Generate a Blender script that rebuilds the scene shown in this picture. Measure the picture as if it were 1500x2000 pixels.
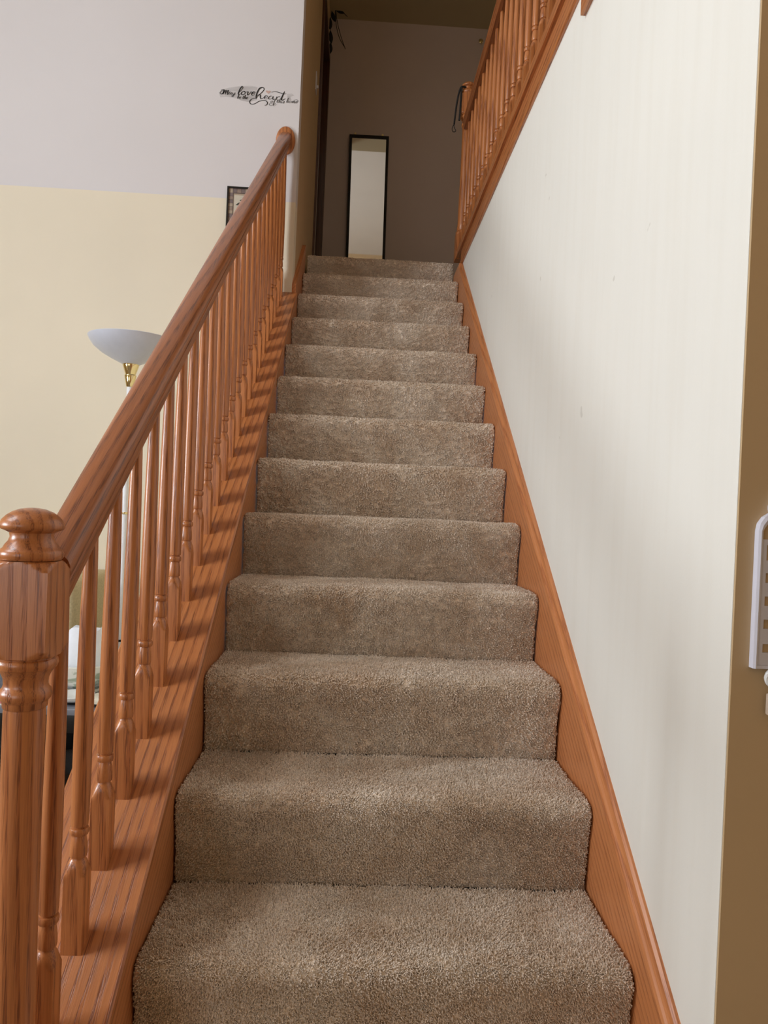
import bpy, bmesh, math, random
import numpy as np
from mathutils import Vector, Matrix

for o in list(bpy.data.objects):
    bpy.data.objects.remove(o)
scene = bpy.context.scene
COL = scene.collection
random.seed(4)
RNG = np.random.default_rng(7)

# ------------------------------------------------------------------ camera
F_PX = 1448.23
CAM = Vector((0.34496, -1.28030, 0.79123))
PITCH, YAW, ROLL = -0.003595, 0.040142, 0.043790
fw = Vector((math.sin(YAW) * math.cos(PITCH), math.cos(YAW) * math.cos(PITCH), math.sin(PITCH)))
ri = Vector((math.cos(YAW), -math.sin(YAW), 0))
up = ri.cross(fw)
r2 = ri * math.cos(ROLL) + up * math.sin(ROLL)
u2 = up * math.cos(ROLL) - ri * math.sin(ROLL)
cd = bpy.data.cameras.new('camera')
cd.sensor_fit = 'AUTO'
cd.sensor_width = 36
cd.lens = F_PX / 2000 * 36
cd.clip_start = 0.02
cam = bpy.data.objects.new('camera', cd)
COL.objects.link(cam)
M3 = Matrix((r2, u2, -fw)).transposed()
cam.matrix_world = Matrix.Translation(CAM) @ M3.to_4x4()
scene.camera = cam

# ------------------------------------------------------------------ world, window light, exposure
wd = bpy.data.worlds.new('sky')
scene.world = wd
wd.use_nodes = True
wn = wd.node_tree.nodes
wl = wd.node_tree.links
wn.clear()
wout = wn.new('ShaderNodeOutputWorld')
wbg = wn.new('ShaderNodeBackground')
wsky = wn.new('ShaderNodeTexSky')
wsky.sky_type = 'HOSEK_WILKIE'
wsky.turbidity = 5
wsky.sun_direction = (0.3, 0.5, 0.8)
wl.new(wsky.outputs[0], wbg.inputs[0])
wbg.inputs[1].default_value = 0.6
wl.new(wbg.outputs[0], wout.inputs[0])


def window_light(name, loc, direction, sx, sy, power, color):
    l = bpy.data.lights.new(name, 'AREA')
    l.shape = 'RECTANGLE'
    l.size, l.size_y = sx, sy
    l.energy = power
    l.color = color
    o = bpy.data.objects.new(name, l)
    COL.objects.link(o)
    o.location = loc
    o.rotation_euler = Vector(direction).to_track_quat('-Z', 'Z').to_euler()
    return o


# daylight entering by the living room window (left wall) and the front window behind the camera
window_light('daylight_left_window', (-3.36, -0.55, 1.2), (1, 0, 0), 1.3, 1.1, 126, (0.87, 0.93, 1.0))
window_light('added_upper_fill', (-3.36, -0.45, 3.7), (1, 0, -0.5), 2.0, 1.4, 120, (0.92, 0.96, 1.0))  # added fill behind an unseen high window, lifts the treads
window_light('daylight_front_window', (-1.7, -3.26, 1.0), (0, 1, 0), 1.5, 1.5, 22, (0.95, 0.98, 1.0))

vs = scene.view_settings
vs.view_transform = 'Standard'
vs.look = 'None'
vs.gamma = 1
vs.use_curve_mapping = False
vs.exposure = 0.02

# ------------------------------------------------------------------ dimensions
RUN, RISE, W = 0.261006, 0.19, 0.87479
S = RISE / RUN
FLOOR = -0.38
LAND = 12 * RISE            # 2.28
YW = 2.5                    # living room back wall
YB = 4.72                   # hall back wall
XR = W + 0.02               # right wall face
XL = -0.02                  # upper left wall face
HALL_CEIL = 4.72
VOID_CEIL = 5.5
X0, X1, Y0 = -3.2, 2.2, -3.1
CAP_SL = S - 0.022
CAP_C = 0.105
BALX = -0.079


def cap_z(y):
    return CAP_C + CAP_SL * y


# ------------------------------------------------------------------ materials
def s2l(c):
    return tuple(((x / 255) / 12.92 if x / 255 <= 0.04045 else ((x / 255 + 0.055) / 1.055) ** 2.4) for x in c) + (1,)


class NT:
    def __init__(self, name):
        self.m = bpy.data.materials.new(name)
        self.m.use_nodes = True
        self.t = self.m.node_tree
        self.t.nodes.clear()
        self.out = self.n('OutputMaterial')
        self.b = self.n('BsdfPrincipled')
        self.l(self.b.outputs[0], self.out.inputs[0])

    def n(self, typ, **kw):
        nd = self.t.nodes.new('ShaderNode' + typ)
        for k, v in kw.items():
            setattr(nd, k, v)
        return nd

    def l(self, a, b):
        self.t.links.new(a, b)

    def mapping(self, src, scale, rot=(0, 0, 0)):
        mp = self.n('Mapping')
        mp.inputs['Scale'].default_value = scale
        mp.inputs['Rotation'].default_value = rot
        self.l(src, mp.inputs[0])
        return mp.outputs[0]

    def noise(self, vec, scale, detail=2, rough=0.5, dist=0.0):
        nd = self.n('TexNoise')
        nd.inputs['Scale'].default_value = scale
        nd.inputs['Detail'].default_value = detail
        nd.inputs['Roughness'].default_value = rough
        nd.inputs['Distortion'].default_value = dist
        self.l(vec, nd.inputs['Vector'])
        return nd.outputs[0]

    def ramp(self, fac, stops, interp='LINEAR'):
        r = self.n('ValToRGB')
        r.color_ramp.interpolation = interp
        e = r.color_ramp.elements
        while len(e) < len(stops):
            e.new(0.5)
        for i, (p, c) in enumerate(stops):
            e[i].position = p
            e[i].color = c if len(c) == 4 else tuple(c) + (1,)
        self.l(fac, r.inputs[0])
        return r.outputs[0]

    def mix(self, fac, a, b, mode='MIX'):
        m = self.n('Mix', data_type='RGBA', blend_type=mode)
        for sock, v in ((0, fac), (6, a), (7, b)):
            if hasattr(v, 'is_output'):
                self.l(v, m.inputs[sock])
            else:
                m.inputs[sock].default_value = v
        return m.outputs[2]

    def math(self, op, a, b=0.0):
        m = self.n('Math', operation=op)
        for i, v in enumerate((a, b)):
            if hasattr(v, 'is_output'):
                self.l(v, m.inputs[i])
            else:
                m.inputs[i].default_value = v
        return m.outputs[0]

    def bump(self, h, strength, dist=0.001):
        b = self.n('Bump')
        b.inputs['Strength'].default_value = strength
        b.inputs['Distance'].default_value = dist
        self.l(h, b.inputs['Height'])
        self.l(b.outputs[0], self.b.inputs['Normal'])

    def set(self, **kw):
        for k, v in kw.items():
            s = self.b.inputs[k.replace('_', ' ')]
            if hasattr(v, 'is_output'):
                self.l(v, s)
            else:
                s.default_value = v
        return self


def plain(name, rgb, rough=0.5, metal=0.0, var=0.06, scale=40.0, bump=0.0, coat=0.0):
    t = NT(name)
    tc = t.n('TexCoord').outputs['Object']
    nz = t.noise(tc, scale, 3)
    c = s2l(rgb)
    lo = tuple(max(0, x * (1 - var)) for x in c[:3])
    hi = tuple(min(1, x * (1 + var)) for x in c[:3])
    t.set(Base_Color=t.ramp(nz, [(0.3, lo), (0.7, hi)]), Roughness=rough, Metallic=metal, Coat_Weight=coat)
    if bump:
        t.bump(nz, bump)
    return t.m


def oak(name, light, dark, pore, rough=0.33, grain=1.0):
    """stained red oak, grain along the object's local Z"""
    t = NT(name)
    tc = t.n('TexCoord').outputs['Object']
    oi = t.n('ObjectInfo').outputs['Random']
    add = t.n('VectorMath', operation='ADD')
    cmb = t.n('CombineXYZ')
    for i in range(3):
        t.l(t.math('MULTIPLY', oi, (3.7, 5.3, 11.0)[i]), cmb.inputs[i])
    t.l(tc, add.inputs[0])
    t.l(cmb.outputs[0], add.inputs[1])
    P = add.outputs[0]
    wave = t.n('TexWave', wave_type='BANDS', bands_direction='DIAGONAL', wave_profile='SAW')
    wave.inputs['Scale'].default_value = 30 * grain
    wave.inputs['Distortion'].default_value = 5.0
    wave.inputs['Detail'].default_value = 2.0
    wave.inputs['Detail Scale'].default_value = 0.8
    t.l(t.mapping(P, (1, 1, 0.045)), wave.inputs['Vector'])
    w = wave.outputs['Fac']
    streak = t.noise(t.mapping(P, (1, 1, 0.03)), 210 * grain, 4, 0.65, 0.3)
    pores = t.noise(t.mapping(P, (1, 1, 0.03)), 620 * grain, 2, 0.5)
    broad = t.noise(t.mapping(P, (1, 1, 0.12)), 9, 2)
    ringv = t.ramp(w, [(0.0, (0.75,) * 3), (0.12, (0.1,) * 3), (0.6, (0.25,) * 3), (1.0, (0.8,) * 3)])
    f = t.math('ADD', t.math('MULTIPLY', ringv, 0.5), t.math('MULTIPLY', streak, 0.62))
    col = t.ramp(f, [(0.28, s2l(light)), (0.52, tuple((a * 0.6 + b * 0.4) for a, b in zip(s2l(light), s2l(dark)))), (0.85, s2l(dark))])
    # pores crowd in the early wood bands
    pm = t.math('MULTIPLY', t.ramp(pores, [(0.47, (0, 0, 0)), (0.60, (1, 1, 1))]),
                t.ramp(w, [(0.0, (0.9,) * 3), (0.10, (0.12,) * 3), (0.55, (0.16,) * 3), (0.85, (0.8,) * 3)]))
    col = t.mix(pm, col, s2l(pore))
    col = t.mix(t.math('MULTIPLY', broad, 0.25), col, s2l(dark))
    t.set(Base_Color=col, Roughness=rough, Coat_Weight=0.25, Coat_Roughness=0.18)
    t.bump(t.math('SUBTRACT', 1.0, pm), 0.35, 0.0006)
    return t.m


OAK = oak('oak_stained', (203, 131, 76), (158, 88, 44), (104, 55, 27))
OAK_RAIL = oak('oak_handrail', (178, 110, 64), (132, 72, 38), (86, 46, 25), rough=0.38)
OAK_SKIRT = oak('oak_skirt_board', (212, 140, 86), (184, 110, 62), (150, 86, 48), rough=0.42, grain=1.2)
OAK_DARK = oak('dark_stained_door_wood', (84, 42, 24), (58, 28, 16), (34, 16, 10), rough=0.45)


def carpet_mat(name, base, light, bumpy=False):
    t = NT(name)
    tc = t.n('TexCoord').outputs['Object']
    fine = t.noise(tc, 330, 2, 0.6)
    mid = t.noise(tc, 90, 3, 0.6)
    big = t.noise(tc, 5.5, 3, 0.55, 0.6)
    a, b = s2l(base), s2l(light)
    col = t.mix(t.ramp(big, [(0.38, (0, 0, 0)), (0.62, (1, 1, 1))]), a, b)
    col = t.mix(1.0, col, t.ramp(fine, [(0.30, (0.7,) * 3), (0.65, (1.18,) * 3)]), 'MULTIPLY')
    col = t.mix(1.0, col, t.ramp(mid, [(0.3, (0.88,) * 3), (0.7, (1.1,) * 3)]), 'MULTIPLY')
    t.set(Base_Color=col, Roughness=0.95, Sheen_Weight=0.3, Sheen_Roughness=0.4)
    t.b.inputs['Specular IOR Level'].default_value = 0.1
    if bumpy:
        t.bump(t.math('ADD', fine, t.math('MULTIPLY', mid, 0.8)), 0.9, 0.004)
    return t.m


CARPET = carpet_mat('taupe_cut_pile_carpet', (227, 207, 186), (243, 229, 213))
CARPET_FLOOR = carpet_mat('floor_carpet', (120, 102, 86), (138, 120, 102), True)


def paint(name, rgb, var=0.03, streak=None):
    t = NT(name)
    tc = t.n('TexCoord').outputs['Object']
    a = s2l(rgb)
    n1 = t.noise(tc, 1.6, 3)
    col = t.ramp(n1, [(0.3, tuple(x * (1 - var) for x in a[:3])), (0.7, tuple(min(1, x * (1 + var)) for x in a[:3]))])
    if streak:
        st = t.noise(t.mapping(tc, (1, 1, 0.07)), 26, 4, 0.6)  # vertical streaks: faint smudges plus soft baluster shadows put into the colour
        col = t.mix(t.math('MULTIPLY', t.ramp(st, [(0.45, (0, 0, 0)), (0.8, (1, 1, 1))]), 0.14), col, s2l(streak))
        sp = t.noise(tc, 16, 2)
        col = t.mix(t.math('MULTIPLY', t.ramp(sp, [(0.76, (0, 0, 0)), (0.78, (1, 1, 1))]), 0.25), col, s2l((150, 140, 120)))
    t.set(Base_Color=col, Roughness=0.62)
    t.bump(t.noise(tc, 210, 2), 0.12, 0.0008)
    return t.m


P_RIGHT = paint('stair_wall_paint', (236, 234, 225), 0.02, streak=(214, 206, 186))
P_CREAM = paint('cream_wall_paint', (237, 227, 205), 0.03)
P_LAV = paint('pale_lavender_wall_paint', (224, 220, 221), 0.02)
P_TAN_SHADE = paint('tan_and_shade_wall_paint', (198, 170, 130), 0.04)  # tan paint; also the shade painted onto the cream upper stair wall
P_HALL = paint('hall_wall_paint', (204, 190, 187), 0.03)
P_CEIL = paint('ceiling_paint', (212, 207, 198), 0.02)
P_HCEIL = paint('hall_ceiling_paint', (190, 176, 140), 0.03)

WHITE_METAL = plain('white_enamel', (238, 240, 244), 0.3, 0, 0.02)
BRASS = plain('polished_brass', (238, 222, 168), 0.14, 1.0, 0.04)
BLACK = plain('black_lacquer', (16, 15, 14), 0.35)
BLACKM = plain('black_matte', (22, 20, 19), 0.7)
WPLASTIC = plain('white_plastic', (214, 214, 226), 0.35, 0, 0.02)
CERAMIC = plain('white_ceramic', (236, 238, 238), 0.2, 0, 0.02)
STEEL = plain('steel', (190, 190, 190), 0.3, 1.0)
OLIVE = plain('olive_upholstery', (196, 180, 142), 0.9, 0, 0.12, 120, 0.3)
BROWNF = plain('dark_brown_fabric', (58, 42, 34), 0.9, 0, 0.15, 120, 0.3)


# ------------------------------------------------------------------ mesh helpers
def mesh_obj(name, verts, faces, mat, parent=None, smooth=False, loc=(0, 0, 0)):
    me = bpy.data.meshes.new(name)
    me.from_pydata([tuple(v) for v in verts], [], faces)
    bm = bmesh.new()
    bm.from_mesh(me)
    bmesh.ops.recalc_face_normals(bm, faces=bm.faces)
    bm.to_mesh(me)
    bm.free()
    mats = mat if isinstance(mat, (list, tuple)) else [mat]
    for m in mats:
        me.materials.append(m)
    if smooth:
        for p in me.polygons:
            p.use_smooth = True
        try:
            me.set_sharp_from_angle(angle=math.radians(42))
        except Exception:
            pass
    o = bpy.data.objects.new(name, me)
    COL.objects.link(o)
    o.parent = parent
    o.location = loc
    return o


def empty(name, loc, label, cat, group=None):
    o = bpy.data.objects.new(name, None)
    COL.objects.link(o)
    o.location = loc
    o.empty_display_size = 0.05
    tag(o, label, cat, group)
    return o


def tag(o, label, cat, group=None):
    o['label'] = label
    o['category'] = cat
    if group:
        o['group'] = group
    return o


def struct(o, label=None):
    o['kind'] = 'structure'
    if label:
        o['label'] = label
    return o


def box_vf(x0, x1, y0, y1, z0, z1):
    v = [(x0, y0, z0), (x1, y0, z0), (x1, y1, z0), (x0, y1, z0), (x0, y0, z1), (x1, y0, z1), (x1, y1, z1), (x0, y1, z1)]
    f = [(0, 3, 2, 1), (4, 5, 6, 7), (0, 1, 5, 4), (1, 2, 6, 5), (2, 3, 7, 6), (3, 0, 4, 7)]
    return v, f


class MB:
    def __init__(self):
        self.v, self.f = [], []

    def add(self, v, f, mtx=None):
        n = len(self.v)
        self.v += [tuple(mtx @ Vector(p)) if mtx else tuple(p) for p in v]
        self.f += [tuple(i + n for i in q) for q in f]
        return self

    def box(self, *a, mtx=None):
        return self.add(*box_vf(*a), mtx=mtx)

    def build(self, name, mat, parent=None, smooth=False, loc=(0, 0, 0), bevel=0.0, seg=2):
        o = mesh_obj(name, self.v, self.f, mat, parent, smooth, loc)
        if bevel:
            bm = bmesh.new()
            bm.from_mesh(o.data)
            ed = [e for e in bm.edges if len(e.link_faces) == 2 and e.calc_face_angle(0) > 0.5]
            bmesh.ops.bevel(bm, geom=ed, offset=bevel, segments=seg, profile=0.6, affect='EDGES', clamp_overlap=True)
            for p in bm.faces:
                p.smooth = True
            bm.to_mesh(o.data)
            bm.free()
            try:
                o.data.set_sharp_from_angle(angle=math.radians(50))
            except Exception:
                pass
        return o


def box(name, x0, x1, y0, y1, z0, z1, mat, parent=None, bevel=0.0, loc=(0, 0, 0)):
    return MB().box(x0, x1, y0, y1, z0, z1).build(name, mat, parent, bevel=bevel, loc=loc)


def lathe_vf(prof, n=32, square=None, shear=0.0):
    """prof: (z, r) or (z, r, half) - with half the ring is cut to a square of that half size"""
    v, f = [], []
    for k, p in enumerate(prof):
        z, r = p[0], p[1]
        h = p[2] if len(p) > 2 else None
        for i in range(n):
            a = 2 * math.pi * (i + 0.5) / n if n % 8 else 2 * math.pi * i / n
            c, s_ = math.cos(a), math.sin(a)
            rr = r
            if h:
                rr = min(r, h / max(abs(c), abs(s_)))
            x, y = rr * c, rr * s_
            zz = z + (shear * y if len(p) > 3 and p[3] else 0.0)
            v.append((x, y, zz))
    m = len(prof)
    for k in range(m - 1):
        for i in range(n):
            j = (i + 1) % n
            f.append((k * n + i, k * n + j, (k + 1) * n + j, (k + 1) * n + i))
    f.append(tuple(reversed(range(n))))
    f.append(tuple((m - 1) * n + i for i in range(n)))
    return v, f


def tube_vf(pts, r, n=8):
    pts = [Vector(p) for p in pts]
    v, f = [], []
    rs = r if isinstance(r, (list, tuple)) else [r] * len(pts)
    ref = Vector((0.31, 0.53, 0.79)).normalized()
    for k, p in enumerate(pts):
        d = (pts[min(k + 1, len(pts) - 1)] - pts[max(k - 1, 0)]).normalized()
        a = d.cross(ref)
        if a.length < 0.05:
            a = d.cross(Vector((1, 0, 0)))
        a.normalize()
        b = d.cross(a)
        for i in range(n):
            t = 2 * math.pi * i / n
            v.append(tuple(p + (a * math.cos(t) + b * math.sin(t)) * rs[k]))
    m = len(pts)
    for k in range(m - 1):
        for i in range(n):
            j = (i + 1) % n
            f.append((k * n + i, k * n + j, (k + 1) * n + j, (k + 1) * n + i))
    f.append(tuple(reversed(range(n))))
    f.append(tuple((m - 1) * n + i for i in range(n)))
    return v, f


def smooth_path(pts, sub=6):
    P = [Vector(p) for p in pts]
    out = []
    for i in range(len(P) - 1):
        p0, p1, p2, p3 = P[max(i - 1, 0)], P[i], P[i + 1], P[min(i + 2, len(P) - 1)]
        for k in range(sub):
            t = k / sub
            out.append(0.5 * ((2 * p1) + (p2 - p0) * t + (2 * p0 - 5 * p1 + 4 * p2 - p3) * t * t + (3 * p1 - p0 - 3 * p2 + p3) * t ** 3))
    out.append(P[-1])
    return out


def extrude_profile_vf(prof, length, plumb=0.0):
    """closed 2D profile (x, y) extruded along local Z; plumb = slope for ends cut vertical"""
    n = len(prof)
    v = [(x, y, plumb * y) for x, y in prof] + [(x, y, length + plumb * y) for x, y in prof]
    f = [(i, (i + 1) % n, n + (i + 1) % n, n + i) for i in range(n)]
    f += [tuple(reversed(range(n))), tuple(range(n, 2 * n))]
    return v, f


def slope_matrix(x, y, z, slope):
    """local Z along the slope (+y and up), local X = world X, local Y = normal up"""
    d = Vector((0, 1, slope)).normalized()
    xx = Vector((1, 0, 0))
    nn = d.cross(xx)          # up normal
    if nn.z < 0:
        nn = -nn
    m = Matrix((xx, nn, d)).transposed().to_4x4()
    # keep it right handed
    if m.to_3x3().determinant() < 0:
        m = Matrix((-xx, nn, d)).transposed().to_4x4()
    return Matrix.Translation((x, y, z)) @ m


def put(o, mtx):
    """world matrix for an object whose parent (if any) is an unrotated empty"""
    if o.parent:
        mtx = Matrix.Translation(-Vector(o.parent.location)) @ mtx
    o.matrix_basis = mtx
    return o


# ================================================================== the setting
struct(box('floor', X0, X1, Y0, YB, FLOOR - 0.1, FLOOR, CARPET_FLOOR), 'taupe carpeted living room floor')
struct(MB().box(XL - 0.08, X1, 12 * RUN + 0.35, YB, LAND - 0.22, LAND)
       .box(XR + 0.116, X1, -0.2, 12 * RUN + 0.35, LAND - 0.22, LAND).build('floor_upstairs', CARPET_FLOOR), 'upstairs hall floor')
# living room back wall, two paint colours: cream below a straight line, lavender white above
PL = 2.325
wb = MB()
wb.box(X0, XL, YW, YW + 0.11, FLOOR, PL)
wall_back = struct(wb.build('wall_back_lower', P_CREAM), 'cream painted lower band of the living room back wall')
struct(MB().box(X0, XL, YW, YW + 0.11, PL, VOID_CEIL).build('wall_back_upper', P_LAV), 'pale lavender upper part of the living room back wall')
# wall that closes the upper stair on its left, with a doorway at its far end
DY0, DY1, DZ1 = 3.86, 4.64, LAND + 2.05
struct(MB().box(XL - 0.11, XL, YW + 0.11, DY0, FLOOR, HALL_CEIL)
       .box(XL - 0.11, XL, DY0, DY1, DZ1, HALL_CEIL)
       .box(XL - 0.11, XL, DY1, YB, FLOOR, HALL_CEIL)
       .box(XL - 0.11, XL, DY0, DY1, FLOOR, LAND).build('wall_left_upper_stair', P_TAN_SHADE), 'cream wall left of the upper stair, its shade painted in as tan')  # cream wall lying in shadow; the tan colour carries that shade
struct(box('wall_hall_back', XL - 0.2, X1, YB, YB + 0.1, LAND - 0.3, HALL_CEIL + 0.1, P_HALL), 'shaded mauve grey wall at the end of the upstairs hall')
# right wall of the stair and its return toward the camera side
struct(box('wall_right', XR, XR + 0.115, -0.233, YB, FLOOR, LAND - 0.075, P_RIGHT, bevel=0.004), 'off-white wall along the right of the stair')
struct(box('wall_right_return', XR + 0.0015, X1, -0.237, -0.2328, FLOOR, LAND - 0.0, P_TAN_SHADE), 'tan wall return right of the stair')
struct(box('wall_far_right', X1, X1 + 0.1, Y0, YB, FLOOR, VOID_CEIL, P_TAN_SHADE))
# left wall with window opening, front wall with window opening
WY0, WY1, WZ0, WZ1 = -1.25, 0.15, 0.6, 1.8
UY0, UY1, UZ0, UZ1 = -1.5, 0.6, 2.95, 4.45  # opening made for the added high window
lw = MB().box(X0 - 0.12, X0, Y0, UY0, FLOOR, VOID_CEIL).box(X0 - 0.12, X0, UY1, YW + 0.1, FLOOR, VOID_CEIL)
lw.box(X0 - 0.12, X0, UY0, UY1, FLOOR, WZ0).box(X0 - 0.12, X0, UY0, UY1, WZ1, UZ0).box(X0 - 0.12, X0, UY0, UY1, UZ1, VOID_CEIL)
lw.box(X0 - 0.12, X0, UY0, WY0, WZ0, WZ1).box(X0 - 0.12, X0, WY1, UY1, WZ0, WZ1)
struct(lw.build('wall_left', P_TAN_SHADE))
FX0, FX1, FZ0, FZ1 = -2.5, -0.9, 0.2, 1.8
struct(MB().box(X0, FX0, Y0 - 0.12, Y0, FLOOR, VOID_CEIL).box(FX1, X1, Y0 - 0.12, Y0, FLOOR, VOID_CEIL)
       .box(FX0, FX1, Y0 - 0.12, Y0, FLOOR, FZ0).box(FX0, FX1, Y0 - 0.12, Y0, FZ1, VOID_CEIL).build('wall_front', P_TAN_SHADE))
struct(box('ceiling', X0 - 0.1, X1 + 0.1, Y0 - 0.1, YW + 0.1, VOID_CEIL, VOID_CEIL + 0.1, P_CEIL))
struct(MB().box(XL - 0.1, X1, YW, YB, HALL_CEIL, HALL_CEIL + 0.08).build('ceiling_hall', P_HCEIL), 'dim upstairs hall ceiling')
struct(box('wall_header', XL, X1, YW, YW + 0.1, HALL_CEIL + 0.08, VOID_CEIL, P_LAV))


def window(n, axis, wy=None, wz=None):
    pane = NT('window_glass_%d' % n)
    tr = pane.n('BsdfTransparent')
    gl = pane.n('BsdfGlossy')
    gl.inputs['Roughness'].default_value = 0.02
    mx = pane.n('MixShader')
    mx.inputs[0].default_value = 0.06
    pane.l(tr.outputs[0], mx.inputs[1])
    pane.l(gl.outputs[0], mx.inputs[2])
    pane.l(mx.outputs[0], pane.out.inputs[0])
    b, g = MB(), MB()
    if axis == 'x':
        (a0, a1), (z0, z1), c = wy, wz, X0 - 0.06
        bx = lambda p, q, r, s_, t=0.03: b.box(c - t, c + t, p, q, r, s_)
        g.box(c - 0.004, c + 0.004, a0, a1, z0, z1)
    else:
        a0, a1, z0, z1, c = FX0, FX1, FZ0, FZ1, Y0 - 0.06
        bx = lambda p, q, r, s_, t=0.03: b.box(p, q, c - t, c + t, r, s_)
        g.box(a0, a1, c - 0.004, c + 0.004, z0, z1)
    bx(a0, a0 + 0.05, z0, z1)
    bx(a1 - 0.05, a1, z0, z1)
    bx(a0, a1, z0, z0 + 0.05)
    bx(a0, a1, z1 - 0.05, z1)
    bx((a0 + a1) / 2 - 0.025, (a0 + a1) / 2 + 0.025, z0, z1)
    o = b.build('window_%d' % n, WHITE_METAL)
    struct(o, 'white framed daylight window out of view')
    g.build('pane', pane.m, o)


window(1, 'x', (WY0, WY1), (WZ0, WZ1))
window(3, 'x', (UY0, UY1), (UZ0, UZ1))  # unseen clerestory, put in to light the treads from above
window(2, 'y')

# door at the end of the left hall wall
dr = struct(box('door_1', XL - 0.075, XL - 0.035, DY0 + 0.02, DY1 - 0.02, LAND, DZ1 - 0.02, OAK_DARK), 'dark stained wooden door upstairs')
dc = MB()
for a, b in ((DY0 - 0.055, DY0 + 0.008), (DY1 - 0.008, DY1 + 0.055)):
    dc.box(XL - 0.11, XL + 0.016, a, b, LAND, DZ1 + 0.055)
dc.box(XL - 0.11, XL + 0.016, DY0 + 0.008, DY1 - 0.008, DZ1 - 0.008, DZ1 + 0.055)
struct(dc.build('trim_1', OAK_DARK, bevel=0.003), 'dark stained door casing upstairs')

# ================================================================== staircase
stair = empty('staircase', (W / 2, 0, FLOOR), 'straight staircase carpeted in taupe cut pile between oak side boards', 'staircase')


def step_profile(k, ds):
    yk, zk = k * RUN, k * RISE
    last = (k == 12)
    yend = (12 * RUN + 0.36) if last else (k + 1) * RUN + 0.012
    pts = [(yk + 0.016, zk - RISE - 0.004), (yk + 0.012, zk - RISE * 0.72), (yk + 0.004, zk - RISE * 0.4), (yk - 0.003, zk - 0.05)]
    r = 0.03
    for i in range(8):
        a = math.pi * (1 - i / 14.0)
        pts.append((yk - 0.006 + r + r * math.cos(a), zk - r + r * math.sin(a)))
    pts += [(yk + 0.05, zk + 0.001), (yk + RUN * 0.6, zk), (yend, zk)]
    P = np.array(pts)
    d = np.r_[0, np.cumsum(np.hypot(*np.diff(P, axis=0).T))]
    n = int(d[-1] / ds) + 1
    t = np.linspace(0, d[-1], n)
    return np.c_[np.interp(t, d, P[:, 0]), np.interp(t, d, P[:, 1])]


def smooth_noise(shape, cells, rng):
    """bilinear value noise on a grid"""
    a, b = shape
    ca, cb = max(2, int(cells[0])), max(2, int(cells[1]))
    g = rng.standard_normal((ca + 1, cb + 1))
    u = np.linspace(0, ca, a, endpoint=False)
    v = np.linspace(0, cb, b, endpoint=False)
    i, j = u.astype(int), v.astype(int)
    fu, fv = (u - i)[:, None], (v - j)[None, :]
    fu, fv = fu * fu * (3 - 2 * fu), fv * fv * (3 - 2 * fv)
    return (g[np.ix_(i, j)] * (1 - fu) * (1 - fv) + g[np.ix_(i + 1, j)] * fu * (1 - fv)
            + g[np.ix_(i, j + 1)] * (1 - fu) * fv + g[np.ix_(i + 1, j + 1)] * fu * fv)


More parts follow.
